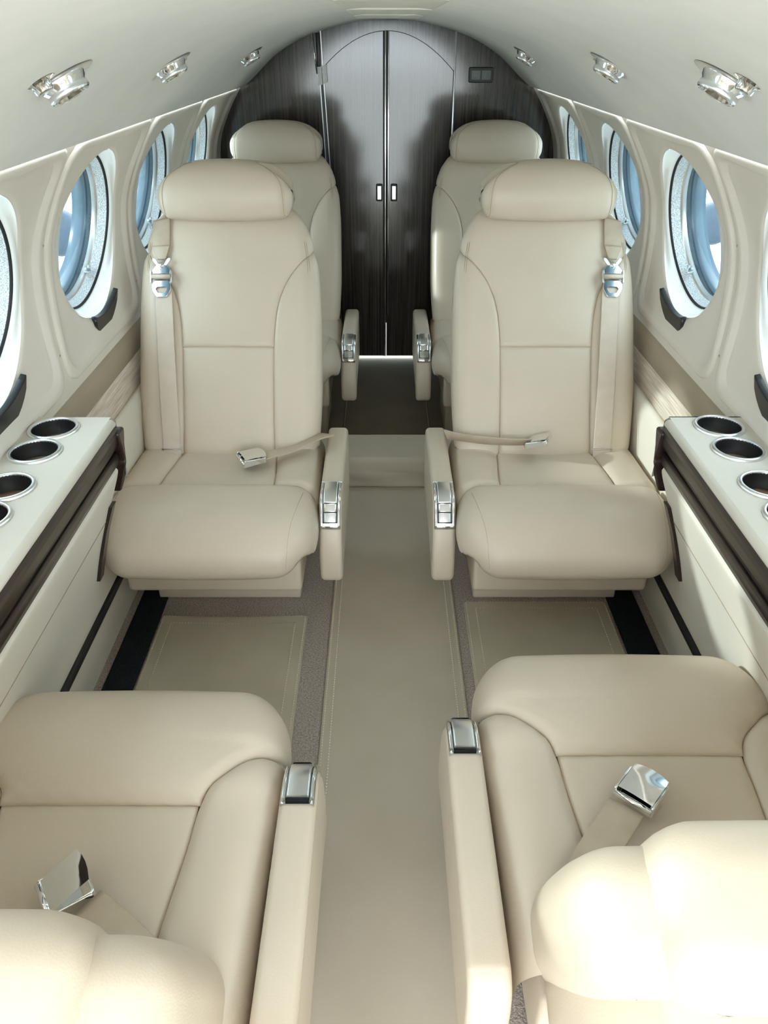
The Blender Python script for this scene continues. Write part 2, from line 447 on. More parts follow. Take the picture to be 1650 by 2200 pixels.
wn = 0
for side, sname in ((-1, 'left'), (1, 'right')):
    other = 'the first cup holder row'
    wall = thing('wall_' + sname, 'curved cream cabin side wall with moulded window panels', 'wall', (0, 0, 0)); wall['kind'] = 'structure'
    S0, S1 = .0, WALL.len
    for y0, y1, yc in CELLS:
        if yc is None:
            grid_sheet('backing', side, y0, y1, S0, S1, 0, M['wall'], wall)
            grid_sheet('wall_panel', side, y0 + .012, y1 - .014, S0 + .03, S1 - .03, .006, M['wall'], wall)
            continue
        # rib behind the moulded panel
        polar_sheet('backing', side, y0, y1, S0, S1, yc, [(0, .035, -.004), (.6, None, -.004), (None, .03, 0), (None, .0, 0)], M['wall'], wall)
        # moulded panel: raised rim, bevel, recessed field, lip at the hole
        st = [(None, .0, -.002), (None, .0015, .004), (None, .004, .0062), (None, .009, .0075), (None, .020, .0075), (None, .026, .0065), (None, .036, -.001), (None, .040, -.002),
              (.5, None, -.003), (.25, None, -.003), (.1, None, -.003), (0, .012, -.003), (0, .006, -.004), (0, .002, -.008), (0, .0005, -.014)]
        polar_sheet('wall_panel', side, y0 + .011, min(y1 - .011, 3.44), S0 + .028, S1 - .026, yc, st[::-1], M['wall'], wall, rc=.05)
        # screws on the rib
        for dy in (.006,):
            for s in (.10, .33):
                p = wallpt(side, y0 + .004, s, .0005)
                lathe('screw', [(0, .0012), (.002, .001), (.003, 0)], M['stitch'], wall, frame=lambda x, y, z, p=p: p + Vector((-side * z, x, y)), seg=10)
        # the window itself
        wn += 1
        mid, uu, vv, ww = window_frame(side, yc)
        wo = thing('window_%d' % wn, 'round cabin window in a deep white reveal with clear pane', 'window'); wo['kind'] = 'structure'
        fr = lambda u, v, w_, mid=mid, uu=uu, vv=vv, ww=ww: mid + uu * u + vv * v + ww * w_
        seg = 96; vs_ = []; fs = []
        for i in range(seg):
            th = 2 * PI * i / seg; cu, su = math.cos(th), math.sin(th)
            for e, off in ((.0015, -.006), (-.001, -.013)): vs_.append(wallpt(side, yc + (RY + e) * cu, SCN + (RS + e) * su, off))
            for e, w_ in ((.008, .012), (.012, .022)): vs_.append(fr((RY - e) * cu, (RS - e) * su, w_))
        for i in range(seg):
            k = (i + 1) % seg
            for j in range(3): fs.append((i*4 + j, k*4 + j, k*4 + j + 1, i*4 + j + 1))
        mesh_obj('reveal', vs_, fs, M['reveal'], wo)
        ring('gasket', [(RY - .0115, RS - .0115, .0215), (RY - .0155, RS - .0155, .0225), (RY - .0155, RS - .0155, .029)], fr, M['rubber'], wo)
        ring('foil_ring', [(RY - .015, RS - .015, .0255), (RY - .023, RS - .023, .047)], fr, M['foil'], wo)
        ring('inner_ring', [(RY - .023, RS - .023, .047), (RY - .026, RS - .026, .049), (RY - .028, RS - .028, .062)], fr, M['satin'], wo)
        ring('frame', [(RY - .028, RS - .028, .060), (RY - .033, RS - .033, .063), (RY - .036, RS - .036, .105), (RY + .02, RS + .02, .11)], fr, M['frame'], wo)
        ring('pane', [(RY - .035, RS - .035, .10), (.001, .001, .10)], fr, M['glass'], wo)
        ring('inner_pane', [(RY - .026, RS - .026, .050), (.001, .001, .050)], fr, M['glass2'], wo)
        # clip at the foot of the pane and black pull tab below the reveal
        th = math.radians(-52); a_, b_ = (RY - .034) * math.cos(th), (RS - .034) * math.sin(th)
        tube('clip', [fr(a_ - .012, b_ + .006, .044), fr(a_, b_ + .002, .040), fr(a_ + .012, b_ + .008, .044)], .0045, M['clear'], wo, 8)
        lathe('clip_pin', [(0, .012), (.005, .011), (.006, .008), (.006, 0)], M['clear'], wo, frame=lambda x, y, z, a_=a_, b_=b_, fr=fr: fr(a_ + x, b_ + y, .049 - z), seg=14)
        # crescent
        out = []
        t0, t1 = math.radians(-108), math.radians(-56)
        for i in range(13):
            t = lerp(t0, t1, i / 12); out.append(((RY - .004) * math.cos(t), (RS - .004) * math.sin(t)))
        for i in range(12, -1, -1):
            t = lerp(t0, t1, i / 12); k = math.sin(PI * i / 12) ** .6 * .050; out.append(((RY + k - .003) * math.cos(t), (RS + k - .003) * math.sin(t)))
        del out[13]
        out.pop()
        slab('pull_tab', out, -.032, -.019, .002, M['black'], wo, frame=lambda u, v, w_, fr=fr: fr(u, v, w_), seg=2)
    # lower wall behind the ledge: olive band, woven band, rounded side panel, kick panel
    Y0, Y1 = 1.36, YB
    def strip(name, prof, y0, y1, mat, par, sm=True, side=side):
        n = len(prof); vs_ = [Vector((XC + side * x, y, z)) for y in (y0, y1) for x, z in prof]
        return mesh_obj(name, vs_, [(i, i + 1, n + i + 1, n + i) for i in range(n - 1)], mat, par, sm)
    strip('olive_band', [(.706, .612), (.700, .608), (.694, .604), (.690, .598), (.686, .55), (.690, .545)], YF, Y1, M['olive'], wall)
    strip('woven_band', [(.690, .549), (.687, .545), (.684, .50), (.683, .46), (.69, .452)], YF, Y1, M['woven'], wall)
    pr = [(p[0], p[1]) for p in catmull([(.695, .455, 0), (.683, .470, 0), (.672, .470, 0), (.664, .455, 0), (.661, .42, 0), (.660, .30, 0), (.659, .18, 0), (.660, .165, 0)], 6)]
    strip('side_panel', pr, 1.33, Y1, M['panel_leather'], wall)
    # lower panel under the ledge, sloping outward
    pr = [(p[0], p[1]) for p in catmull([(.565, .545, 0), (.556, .535, 0), (.556, .52, 0), (.58, .455, 0), (.62, .34, 0), (.648, .24, 0), (.657, .18, 0), (.660, .165, 0)], 6)]
    strip('side_panel', pr, YF, 1.375, M['panel_leather'], wall)
    vs_ = [Vector((XC + side * x, 1.375, z)) for x, z in pr] + [Vector((XC + side * .70, 1.375, z)) for x, z in pr]; n = len(pr)
    mesh_obj('panel_end', vs_, [(i, i + 1, n + i + 1, n + i) for i in range(n - 1)], M['panel_leather'], wall, False)
    # seam on the lower panel
    tube('seam', [Vector((XC + side * .592, y, .42)) for y in (YF, 1.37)], .0009, M['stitch'], wall, 5)
    strip('kick_panel', [(.659, .15), (.664, .10), (.676, .03), (.682, 0), (.684, -.06)], YF, Y1, M['panel_leather'], wall)
    bb = box('baseboard_' + sname, (min(XC + side * .652, XC + side * .672), YF, .147), (max(XC + side * .652, XC + side * .672), Y1 - .01, .169), M['black'], None, .003)
    struct(bb, 'thin dark strip running along the foot of the cream side panel', 'baseboard')
    # vertical dark strip at the aft end of the lower panel
    vst = thing('trim_%d' % (1 if side < 0 else 2), 'short dark upright strip below the aft end of a side ledge', 'trim', group='upright strips under the ledges'); vst['kind'] = 'structure'
    pts = [(.578, .455), (.603, .39), (.625, .32), (.64, .265)]
    for nm, ya, yb, mt in (('strip', 1.352, 1.378, M['wood']),):
        vs_ = []
        for x, z in pts:
            for y in (ya, yb):
                for o_ in (-.006, .006): vs_.append(Vector((XC + side * (x + o_), y, z)))
        fs = []
        for i in range(len(pts) - 1):
            a = i * 4; c = a + 4
            fs += [(a, a + 2, c + 2, c), (a + 1, c + 1, c + 3, a + 3), (a, c, c + 1, a + 1), (a + 2, a + 3, c + 3, c + 2)]
        fs += [(0, 1, 3, 2), (len(vs_) - 4, len(vs_) - 2, len(vs_) - 1, len(vs_) - 3)]
        mesh_obj(nm, vs_, fs, mt, vst, False)

# headliner
CE = Profile([(.588, 1.118), (.572, 1.130), (.545, 1.151), (.453, 1.222), (.36, 1.268), (.264, 1.301), (.13, 1.330), (0, 1.339), (-.13, 1.330), (-.264, 1.301), (-.36, 1.268), (-.453, 1.222), (-.545, 1.151), (-.572, 1.130), (-.588, 1.118)], per=8)
n = len(CE.p); vs_ = []; ys = [YF, 0, 1, 2, 3, YB + .02]
for y in ys:
    for p in CE.p:
        k = .012 if abs(p.x) > .54 else .012 - .012 * min(1, (.54 - abs(p.x)) / .2)
        q = Vector((p.x, p.y)) - Vector((p.x, p.y - .75)).normalized() * k
        vs_.append(Vector((XC + q.x, y, q.y)))
ce = mesh_obj('ceiling', vs_, [(j*n + i, j*n + i + 1, (j+1)*n + i + 1, (j+1)*n + i) for j in range(len(ys) - 1) for i in range(n - 1)], M['headliner'])
struct(ce, 'smooth arched off-white headliner over the cabin', 'ceiling')
for y0, y1 in ((1.55, 1.95), (2.1, 2.5), (2.65, 3.05)):
    o = slab('lens', rrect(.20, y1 - y0, .02), -.002, .0018, .0008, M['lens'], ce, frame=lambda u, v, w_, y0=y0, y1=y1: Vector((XC + u, (y0 + y1) / 2 + v, 1.339 - .52 * u * u - w_)))

# ------------------------------------------------------------------ floor
fl = thing('floor', 'cabin floor of grey-taupe carpet with a lower dark aft section', 'floor'); fl['kind'] = 'structure'
box('carpet', (-.80, YF, -.03), (.82, 2.25, 0), M['carpet'], fl, 0)
box('aft_carpet', (-.80, 2.25, ZA - .03), (.82, 4.4, ZA), M['aft'], fl, 0)
# step over the wing spar
SP = Profile([(2.225, -.02), (2.232, .02), (2.226, .05), (2.228, .085), (2.236, .101), (2.255, .106), (2.33, .105), (2.40, .106), (2.412, .10), (2.416, .06), (2.416, ZA - .02)], per=8)
n = len(SP.p); vs_ = []; xs = [lerp(-.68, .70, i / 60) for i in range(61)]
for x in xs:
    for i, p in enumerate(SP.p):
        sag = .004 * math.sin(x * 23 + p.y * 60) * (1 if .0 < p.y < .06 and p.x < 2.24 else 0); vs_.append(Vector((x, p.x - sag, p.y)))
st = mesh_obj('floor_step', vs_, [(j*n + i, j*n + i + 1, (j+1)*n + i + 1, (j+1)*n + i) for j in range(60) for i in range(n - 1)], M['runner'])
tag(st, 'leather-covered low step crossing the aisle between the seat rows', 'step')

def flat_mat(name, x0, x1, y0, y1, label, cat, mat, z=.0, th=.005, stitch=((.012,), ), group=None, wave=0.0, r=.012):
    t = thing(name, label, cat, ((x0 + x1) / 2, (y0 + y1) / 2, z), 0, group)
    ol = rrect(x1 - x0, y1 - y0, r, 4)
    # subdivide the outline so that edges can wave
    pts = []
    for i in range(len(ol)):
        a, b_ = Vector(ol[i]), Vector(ol[(i+1) % len(ol)]); k = max(1, int((b_ - a).length / .03))
        for j in range(k): pts.append(a.lerp(b_, j / k))
    pts = [Vector((p.x, p.y - wave * (1 - (2 * p.x / (x1 - x0)) ** 2) * (1 if p.y > 0 else 0))) for p in pts]
    slab('sheet', [(p.x, p.y) for p in pts], .0, th, .002, mat, t, seg=2)
    for ins in stitch:
        hw_, hh = (x1 - x0) / 2 - ins, (y1 - y0) / 2 - ins
        d = .0075
        vs_ = []; fs = []
        def dash(p, q):
            t_ = (q - p).normalized(); s_ = Vector((-t_.y, t_.x)); b0 = len(vs_)
            for e, zz in ((p, 0), (q, 0)):
                for sg in (-1, 1): vs_.append(Vector((e.x + s_.x * sg * .0011, e.y + s_.y * sg * .0011, th + .0002)))
            m_ = (p + q) / 2
            for sg in (-1, 1): vs_.append(Vector((m_.x + s_.x * sg * .0011, m_.y + s_.y * sg * .0011, th + .0024)))
            fs.extend([(b0, b0 + 1, b0 + 5, b0 + 4), (b0 + 4, b0 + 5, b0 + 3, b0 + 2)])
        cs = [Vector((hw_, hh)), Vector((-hw_, hh)), Vector((-hw_, -hh)), Vector((hw_, -hh))]
        for i in range(4):
            a, b_ = cs[i], cs[(i+1) % 4]; k = int((b_ - a).length / d)
            for j in range(k):
                p, q = a.lerp(b_, j / k), a.lerp(b_, (j + .62) / k)
                for e in (p, q): e.y -= wave * (1 - (2 * e.x / (x1 - x0)) ** 2) * (1 if e.y > 0 else 0)
                dash(p, q)
        o = mesh_obj('stitching', vs_, fs, M['stitchpale'], t, False); o['kind'] = 'stuff'
    return t
M['stitchpale'] = simple('pale_thread', (.58, .52, .42), .8)
flat_mat('aisle_runner', -.137, .186, YF, 2.222, 'long tan leather runner laid down the middle of the aisle', 'runner', M['runner'], stitch=(.006, .022))
flat_mat('floor_mat', -.574, -.197, .86, 1.556, 'tan leather floor mat with double stitching and a sagging aft edge', 'mat', M['mat'], stitch=(.006, .03), wave=.008)
flat_mat('floor_mat', .2105, .588, .93, 1.612, 'tan leather floor mat with double stitching and a straight aft edge', 'mat', M['mat'], stitch=(.006, .03))
flat_mat('aft_runner', -.165, .185, 2.43, 3.60, 'dark runner on the aft floor in front of the double door', 'runner', M['aft'], z=ZA, stitch=(.006,))
for i, (x0, x1) in enumerate(((-.650, -.578), (.594, .672))):
    o = box('trim_%d' % (3 + i), (x0, .3, .0), (x1, 2.2, .004), M['black_carpet'], None, .0015)
    struct(o, 'black carpet strip along the outer edge of the footwell', 'floor strip')

# ------------------------------------------------------------------ side ledges with cup holders
LZ = .64
CUPS = {-1: [(-.634, 1.337), (-.633, 1.241), (-.631, 1.112), (-.631, 1.016)], 1: [(.647, 1.348), (.646, 1.250), (.644, 1.119), (.644, 1.021)]}
CR = .0415
MATN = {-1: 'sagging-edged mat', 1: 'straight-edged mat'}
LY0 = .56
def ledge(side):
    t = thing('side_ledge', 'cream side ledge with dark wood edge and cup holders beside the %s' % MATN[side], 'ledge', (0, 0, 0), group='cup holder ledges')
    # top sheet with round openings: strips of the (x, y) plane around each cup
    xa, xb = .553, .702                # inner rounded edge starts at xa
    vs_ = []; fs = []; cups = sorted(CUPS[side], key=lambda c: c[1])
    def add_quad(pts):
        b0 = len(vs_); vs_.extend(pts); fs.append(tuple(range(b0, b0 + len(pts))))
    def W(x, y, z): return Vector((XC + side * x, y, z))
    y = LY0; yend = 1.392
    for cx, cy in cups:
        cxx = side * (cx - XC); hy = .0475
        if cy - hy > y + 1e-4: add_quad([W(xa, y, LZ), W(xb, y, LZ), W(xb, cy - hy, LZ), W(xa, cy - hy, LZ)])
        y0_ = max(y, cy - hy); y1_ = cy + hy; y = y1_
        ths = sorted(set([2 * PI * i / 48 for i in range(48)] + [math.atan2(q - cy, p - cxx) % (2 * PI) for p in (xa, xb) for q in (y0_, y1_)]))
        inner = []; outer = []
        for th in ths:
            dx, dy = math.cos(th), math.sin(th); tt = 9
            if dx > 1e-9: tt = min(tt, (xb - cxx) / dx)
            if dx < -1e-9: tt = min(tt, (xa - cxx) / dx)
            if dy > 1e-9: tt = min(tt, (y1_ - cy) / dy)
            if dy < -1e-9: tt = min(tt, (y0_ - cy) / dy)
            inner.append(W(cxx + CR * dx, cy + CR * dy, LZ)); outer.append(W(cxx + tt * dx, cy + tt * dy, LZ))
        b0 = len(vs_); m_ = len(ths); vs_.extend(inner); vs_.extend(outer)
        for i in range(m_): k = (i + 1) % m_; fs.append((b0 + i, b0 + k, b0 + m_ + k, b0 + m_ + i))
    add_quad([W(xa, y, LZ), W(xb, y, LZ), W(xb, yend, LZ), W(xa, yend, LZ)])
    mesh_obj('top', vs_, fs, M['panel_leather'], t, False)
    # rounded inner edge, running down to the wood
    pr = [(xa, LZ), (.549, LZ - .0006), (.5445, LZ - .0025), (.5415, LZ - .006), (.541, LZ - .010), (.543, LZ - .014)]
    n = len(pr); vs_ = [W(x, yy, z) for yy in (LY0, yend - .012) for x, z in pr] + [W(x + .006, yend, z - .004) for x, z in pr]
    mesh_obj('edge', vs_, [(j*n + i, j*n + i + 1, (j+1)*n + i + 1, (j+1)*n + i) for j in range(2) for i in range(n - 1)], M['panel_leather'], t)
    # aft end cap
    mesh_obj('end_cap', [W(xa, yend, LZ), W(xb, yend, LZ), W(xb, yend + .012, LZ - .01), W(xa, yend + .012, LZ - .01), W(xb, yend + .014, .50), W(xa, yend + .014, .50), W(.545, yend, LZ - .006), W(.545, yend + .008, .50)],
             [(0, 1, 2, 3), (3, 2, 4, 5), (0, 3, 5, 7, 6)], M['panel_leather'], t, False)
    # dark wood table edge: upper rail, groove, lower rail, end bracket
    bm = lambda nm, prf, y0, y1, mat: mesh_obj(nm, [W(x, yy, z) for yy in (y0, y1) for x, z in prf], [(i, (i + 1) % len(prf), len(prf) + (i + 1) % len(prf), len(prf) + i) for i in range(len(prf))] + [tuple(range(len(prf))), tuple(range(len(prf), 2 * len(prf)))], mat, t, True)
    bm('rail', [(.560, .628), (.541, .628), (.536, .624), (.5345, .616), (.5355, .600), (.539, .591), (.545, .588), (.565, .588)], LY0, 1.372, M['wood'])
    bm('groove', [(.570, .590), (.549, .590), (.549, .576), (.570, .574)], LY0, 1.366, M['black'])
    bm('rail', [(.570, .578), (.545, .578), (.541, .574), (.5415, .562), (.546, .550), (.553, .545), (.570, .543)], LY0, 1.362, M['wood'])
    out = poly_round([(1.356, .622), (1.392, .622), (1.408, .50), (1.404, .475), (1.393, .468), (1.380, .545), (1.366, .556)], .007)
    slab('end_bracket', out, .531, .556, .004, M['wood'], t, frame=lambda u, v, w_: W(w_ + max(0, (.56 - v)) * .36, u, v), seg=3)
    lathe('latch', [(0, .006), (.004, .005), (.005, 0)], M['chrome'], t, frame=lambda x, yy, z: W(.537 - z, 1.374 + x, .575 + yy * 1.8), seg=14)
    return t
for side in (-1, 1):
    ledge(side)
    for k, (cx, cy) in enumerate(CUPS[side]):
        lab = 'metal-rimmed cup holder %s aft end of the ledge beside the %s' % (('at the', 'second from the', 'third from the', 'fourth from the')[k], MATN[side])
        c = thing('cup_holder', lab, 'cup holder', (cx, cy, LZ), 0, 'cup holders in the side ledges')
        lathe('rim', [(.0405, -.004), (.0400, .002), (.0408, .0045), (.0425, .0055), (.0455, .0052), (.0475, .003), (.0480, .0)], M['satin'], c, seg=48)
        lathe('well', [(.0402, .003), (.0395, -.005), (.0385, -.030), (0, -.031)], M['cup'], c, seg=40)
        lathe('base_pad', [(.038, -.030), (.037, -.0265), (0, -.026)], M['cork'], c, seg=40)

# ------------------------------------------------------------------ rear bulkhead and double door
def arch_z(x):   # underside of the headliner at x
    return CE.at(CE.nearest(y=abs(x), lo=0, hi=CE.len * .52))[1] if abs(x) < .585 else 1.0
def bulk_x(z):
    s = WALL.nearest(z=z) if z < 1.13 else WALL.len
    return WALL.at(s)[0]
wb = thing('wall_back', 'dark streaked wood veneer bulkhead closing the rear of the cabin', 'wall', (0, 0, 0)); wb['kind'] = 'structure'
JL0, JL1 = -.262, -.205     # left jamb leans (top, bottom)
JR = .283
def door_top(x): return 1.302 - .135 * (abs(x - XC) / .265) ** 2.0
def extr(name, pts, y0, y1, mat, parent):
    n = len(pts); vs_ = [Vector((x, y, z)) for y in (y0, y1) for x, z in pts]
    return mesh_obj(name, vs_, [tuple(range(n)), tuple(range(n, 2 * n))] + [(i, (i+1) % n, n + (i+1) % n, n + i) for i in range(n)], mat, parent, False)
def side_wall_pts(sg, xin_top, xin_bot):
    pts = [(xin_bot, ZA), (XC + sg * .72, ZA), (XC + sg * .72, .6)]
    for i in range(24):
        x, z = WALL.at(WALL.len * i / 23)[:2]; pts.append((XC + sg * (x + .012), z + .006))
    for x in np.linspace(.56, abs(xin_top - XC), 14): pts.append((XC + sg * x, arch_z(x) + .012))
    return pts
extr('panel', side_wall_pts(-1, JL0, JL1), YB, YB + .025, M['veneer'], wb)
extr('panel', side_wall_pts(1, JR, JR), YB, YB + .025, M['veneer'], wb)
xs = np.linspace(JL0, JR, 25)
extr('lintel', [(x, door_top(x) - .0005) for x in xs] + [(x, arch_z(x - XC) + .012) for x in xs[::-1]], YB, YB + .025, M['veneer'], wb)
tube('door_seam', [Vector((x, YB - .0005, door_top(x))) for x in xs], .0013, M['black'], wb, 6)
box('jamb', (JR - .003, YB - .006, ZA), (JR + .004, YB + .001, arch_z(JR) + .004), M['steel'], wb, .001)
for dx in (-.006, .010):
    slab('jamb', [(JL0 + dx, 1.305), (JL0 + dx + .005, 1.305), (JL1 + dx + .005, ZA), (JL1 + dx, ZA)], -.006, .001, .001, M['steel'], wb, frame=lambda u, v, w_: Vector((u, YB + w_, v)), seg=1)
for k, (x0, x1, lab) in enumerate(((None, XC - .004, 'left leaf of the dark veneer double door, meeting the slanted jamb'), (XC - .001, JR - .005, 'right leaf of the dark veneer double door, by the upright jamb'))):
    d = thing('door_%d' % (k + 1), lab, 'door', (0, 0, 0)); d['kind'] = 'structure'
    zb = ZA + .022
    if k == 0:
        xl = [lerp(JL0 + .013, x1, i / 16) for i in range(17)]; pts = [(JL1 + .013, zb), (x1, zb)] + [(x, door_top(x)) for x in xl[::-1]]
    else:
        xl = [lerp(x0, x1, i / 16) for i in range(17)]; pts = [(x0, zb), (x1, zb)] + [(x, door_top(x)) for x in xl[::-1]]
    extr('leaf', pts, YB + .002, YB + .022, M['veneer'], d)
    xs_ = [min(max(p[0] * 1.08, -.30), .32) for p in pts]
    extr('light_stop', [(x if abs(x - XC) > .03 else (XC - .02 + .04 * (k == 0)), z + (.02 if i > 1 else (.17 if abs(x - XC) < .03 else 0))) for i, (x, z) in enumerate(zip(xs_, [p[1] for p in pts]))], YB + .026 + .003 * k, YB + .029 + .003 * k, M['black'], d)  # unseen black sheet added behind the leaf to block daylight through the gaps
    xe = x1 if k == 0 else x0
    if k == 0:
        box('edge_strip', (xe - .006, YB - .004, zb), (xe + .001, YB + .004, door_top(xe)), M['chrome'], d, .0015)
        box('seal', (xe - .012, YB - .001, zb), (xe - .006, YB + .004, door_top(xe)), M['rubber'], d, .001)
    else:
        box('edge_strip', (xe + .004, YB - .006, zb + .2), (xe + .010, YB + .004, door_top(xe)), M['chrome'], d, .0015)
        box('seal', (xe, YB - .002, zb + .2), (xe + .004, YB + .004, door_top(xe)), M['rubber'], d, .001)
    hx = XC - .032 if k == 0 else XC + .031; hz = .709
    h_ = slab('handle', rrect(.029, .070, .006), 0, .009, .003, M['black'], d, frame=lambda u, v, w_, hx=hx: Vector((hx + u, YB + .002 - w_, hz + v)), seg=3)
    slab('handle_insert', rrect(.018, .056, .003), .004, .0105, .002, M['chrome'], h_, frame=lambda u, v, w_, hx=hx: Vector((hx + u, YB + .002 - w_, hz + v)), seg=2)
# sign with two square fields
sg_ = thing('cabin_sign', 'small dark sign with two grey square fields on the rear bulkhead', 'sign', (.389, YB, 1.151))
slab('housing', rrect(.098, .054, .006), -.001, .012, .003, M['black'], sg_, frame=lambda u, v, w_: Vector((u, -w_, v)), seg=2)
for sx in (-1, 1):
    f_ = slab('sign_field', rrect(.037, .033, .003), .010, .0135, .001, M['signglass'], sg_, frame=lambda u, v, w_, sx=sx: Vector((u + sx * .0205, -w_, v)), seg=1)
    tube('symbol', [(sx * .0205 - .010, -.014, -.006), (sx * .0205 - .002, -.014, -.003), (sx * .0205 + .006, -.014, .007)], .0013, M['signmark'], f_, 5)
    tube('symbol', [(sx * .0205 + .002, -.014, -.008), (sx * .0205 + .010, -.014, .002)], .0011, M['signmark'], f_, 5)
pl = thing('painted_glint', 'two narrow white slips painting a bright reflection by the slanted door jamb', 'painted_glint', (-.245, YB, 1.148))  # white slips put a bright reflection on the veneer into solid shapes
for i in range(2):
    slab('glint_patch', [(-.019 + i * .019, -.034 + i * .006), (-.003 + i * .021, -.030 + i * .008), (-.005 + i * .021, .036 + i * .004), (-.021 + i * .019, .031 + i * .004)][::1], .004, .009, .0008, M['white'], pl, frame=lambda u, v, w_: Vector((u, -w_, v)), seg=1)
rd = thing('edge_glint_rod', 'slim chrome rod standing for a reflection at the slanted door edge', 'rod', (-.284, YB - .012, 1.30))  # rod, ball and bracket added to stand for the reflection along the door edge
tube('rod', [(0, 0, -.002), (.016, 0, -.145)], .0028, M['chrome'], rd, 8)
lathe('ball_end', [(0, .006), (.004, .004), (.006, 0), (.004, -.004), (0, -.006)], M['chrome'], rd, seg=14)
box('bracket', (.016, -.002, -.12), (.032, .012, -.004), M['black'], rd, .003)

# ------------------------------------------------------------------ reading light and air outlet clusters
def vent(side, y, lab, big_first):
    bi = CE.nearest(y=.425, lo=0, hi=CE.len * .5); x, z, nx, nz = CE.at(bi)
    nv = Vector((side * abs(nx), 0, abs(nz))).normalized()
    org = Vector((XC + side * x, y, z)) - nv * .005
    t = thing('air_outlet', lab, 'air outlet', org, 0, 'air outlets along the headliner')
    w_ = -nv; u = Vector((0, 1, 0)); v = w_.cross(u)
    fr = lambda a, b, c: u * a + v * b + w_ * c
    lathe('flange', [(0, .0005), (.030, .0018), (.044, .0015), (.047, .0)], M['satin'], t, frame=fr, seg=40)
    nz_ = lathe('nozzle', [(.033, 0), (.031, .007), (.027, .012), (.0265, .019), (.025, .021), (.020, .020), (.018, .014), (0, .013)], M['chrome'], t, frame=fr, seg=40)
    lathe('nozzle_ring', [(.0272, .011), (.0285, .012), (.0285, .018), (.027, .0195)], M['satin'], nz_, frame=fr, seg=40)
    oy = .072 * big_first
    fr2 = lambda a, b, c: u * (a + oy) + v * b + w_ * c
    sm = lathe('small_outlet', [(.021, .0), (.0155, .0015), (.0125, .002), (.012, .010), (.010, .012), (0, .011)], M['chrome'], t, frame=fr2, seg=28)
for side in (-1, 1):
    for y, lab, bf in ((1.12, 'chrome air outlet in the headliner above the ledge beside the %s' % MATN[side], -1), (1.70, 'chrome air outlet in the headliner above the chair with buckle %s' % ('lying on its cushion' if side < 0 else 'leaning on its backrest'), 1), (2.72, 'chrome air outlet in the headliner above the chair near the %s' % ('painted white reflection' if side < 0 else 'two-field sign'), 1)):
        vent(side, y, lab, bf)

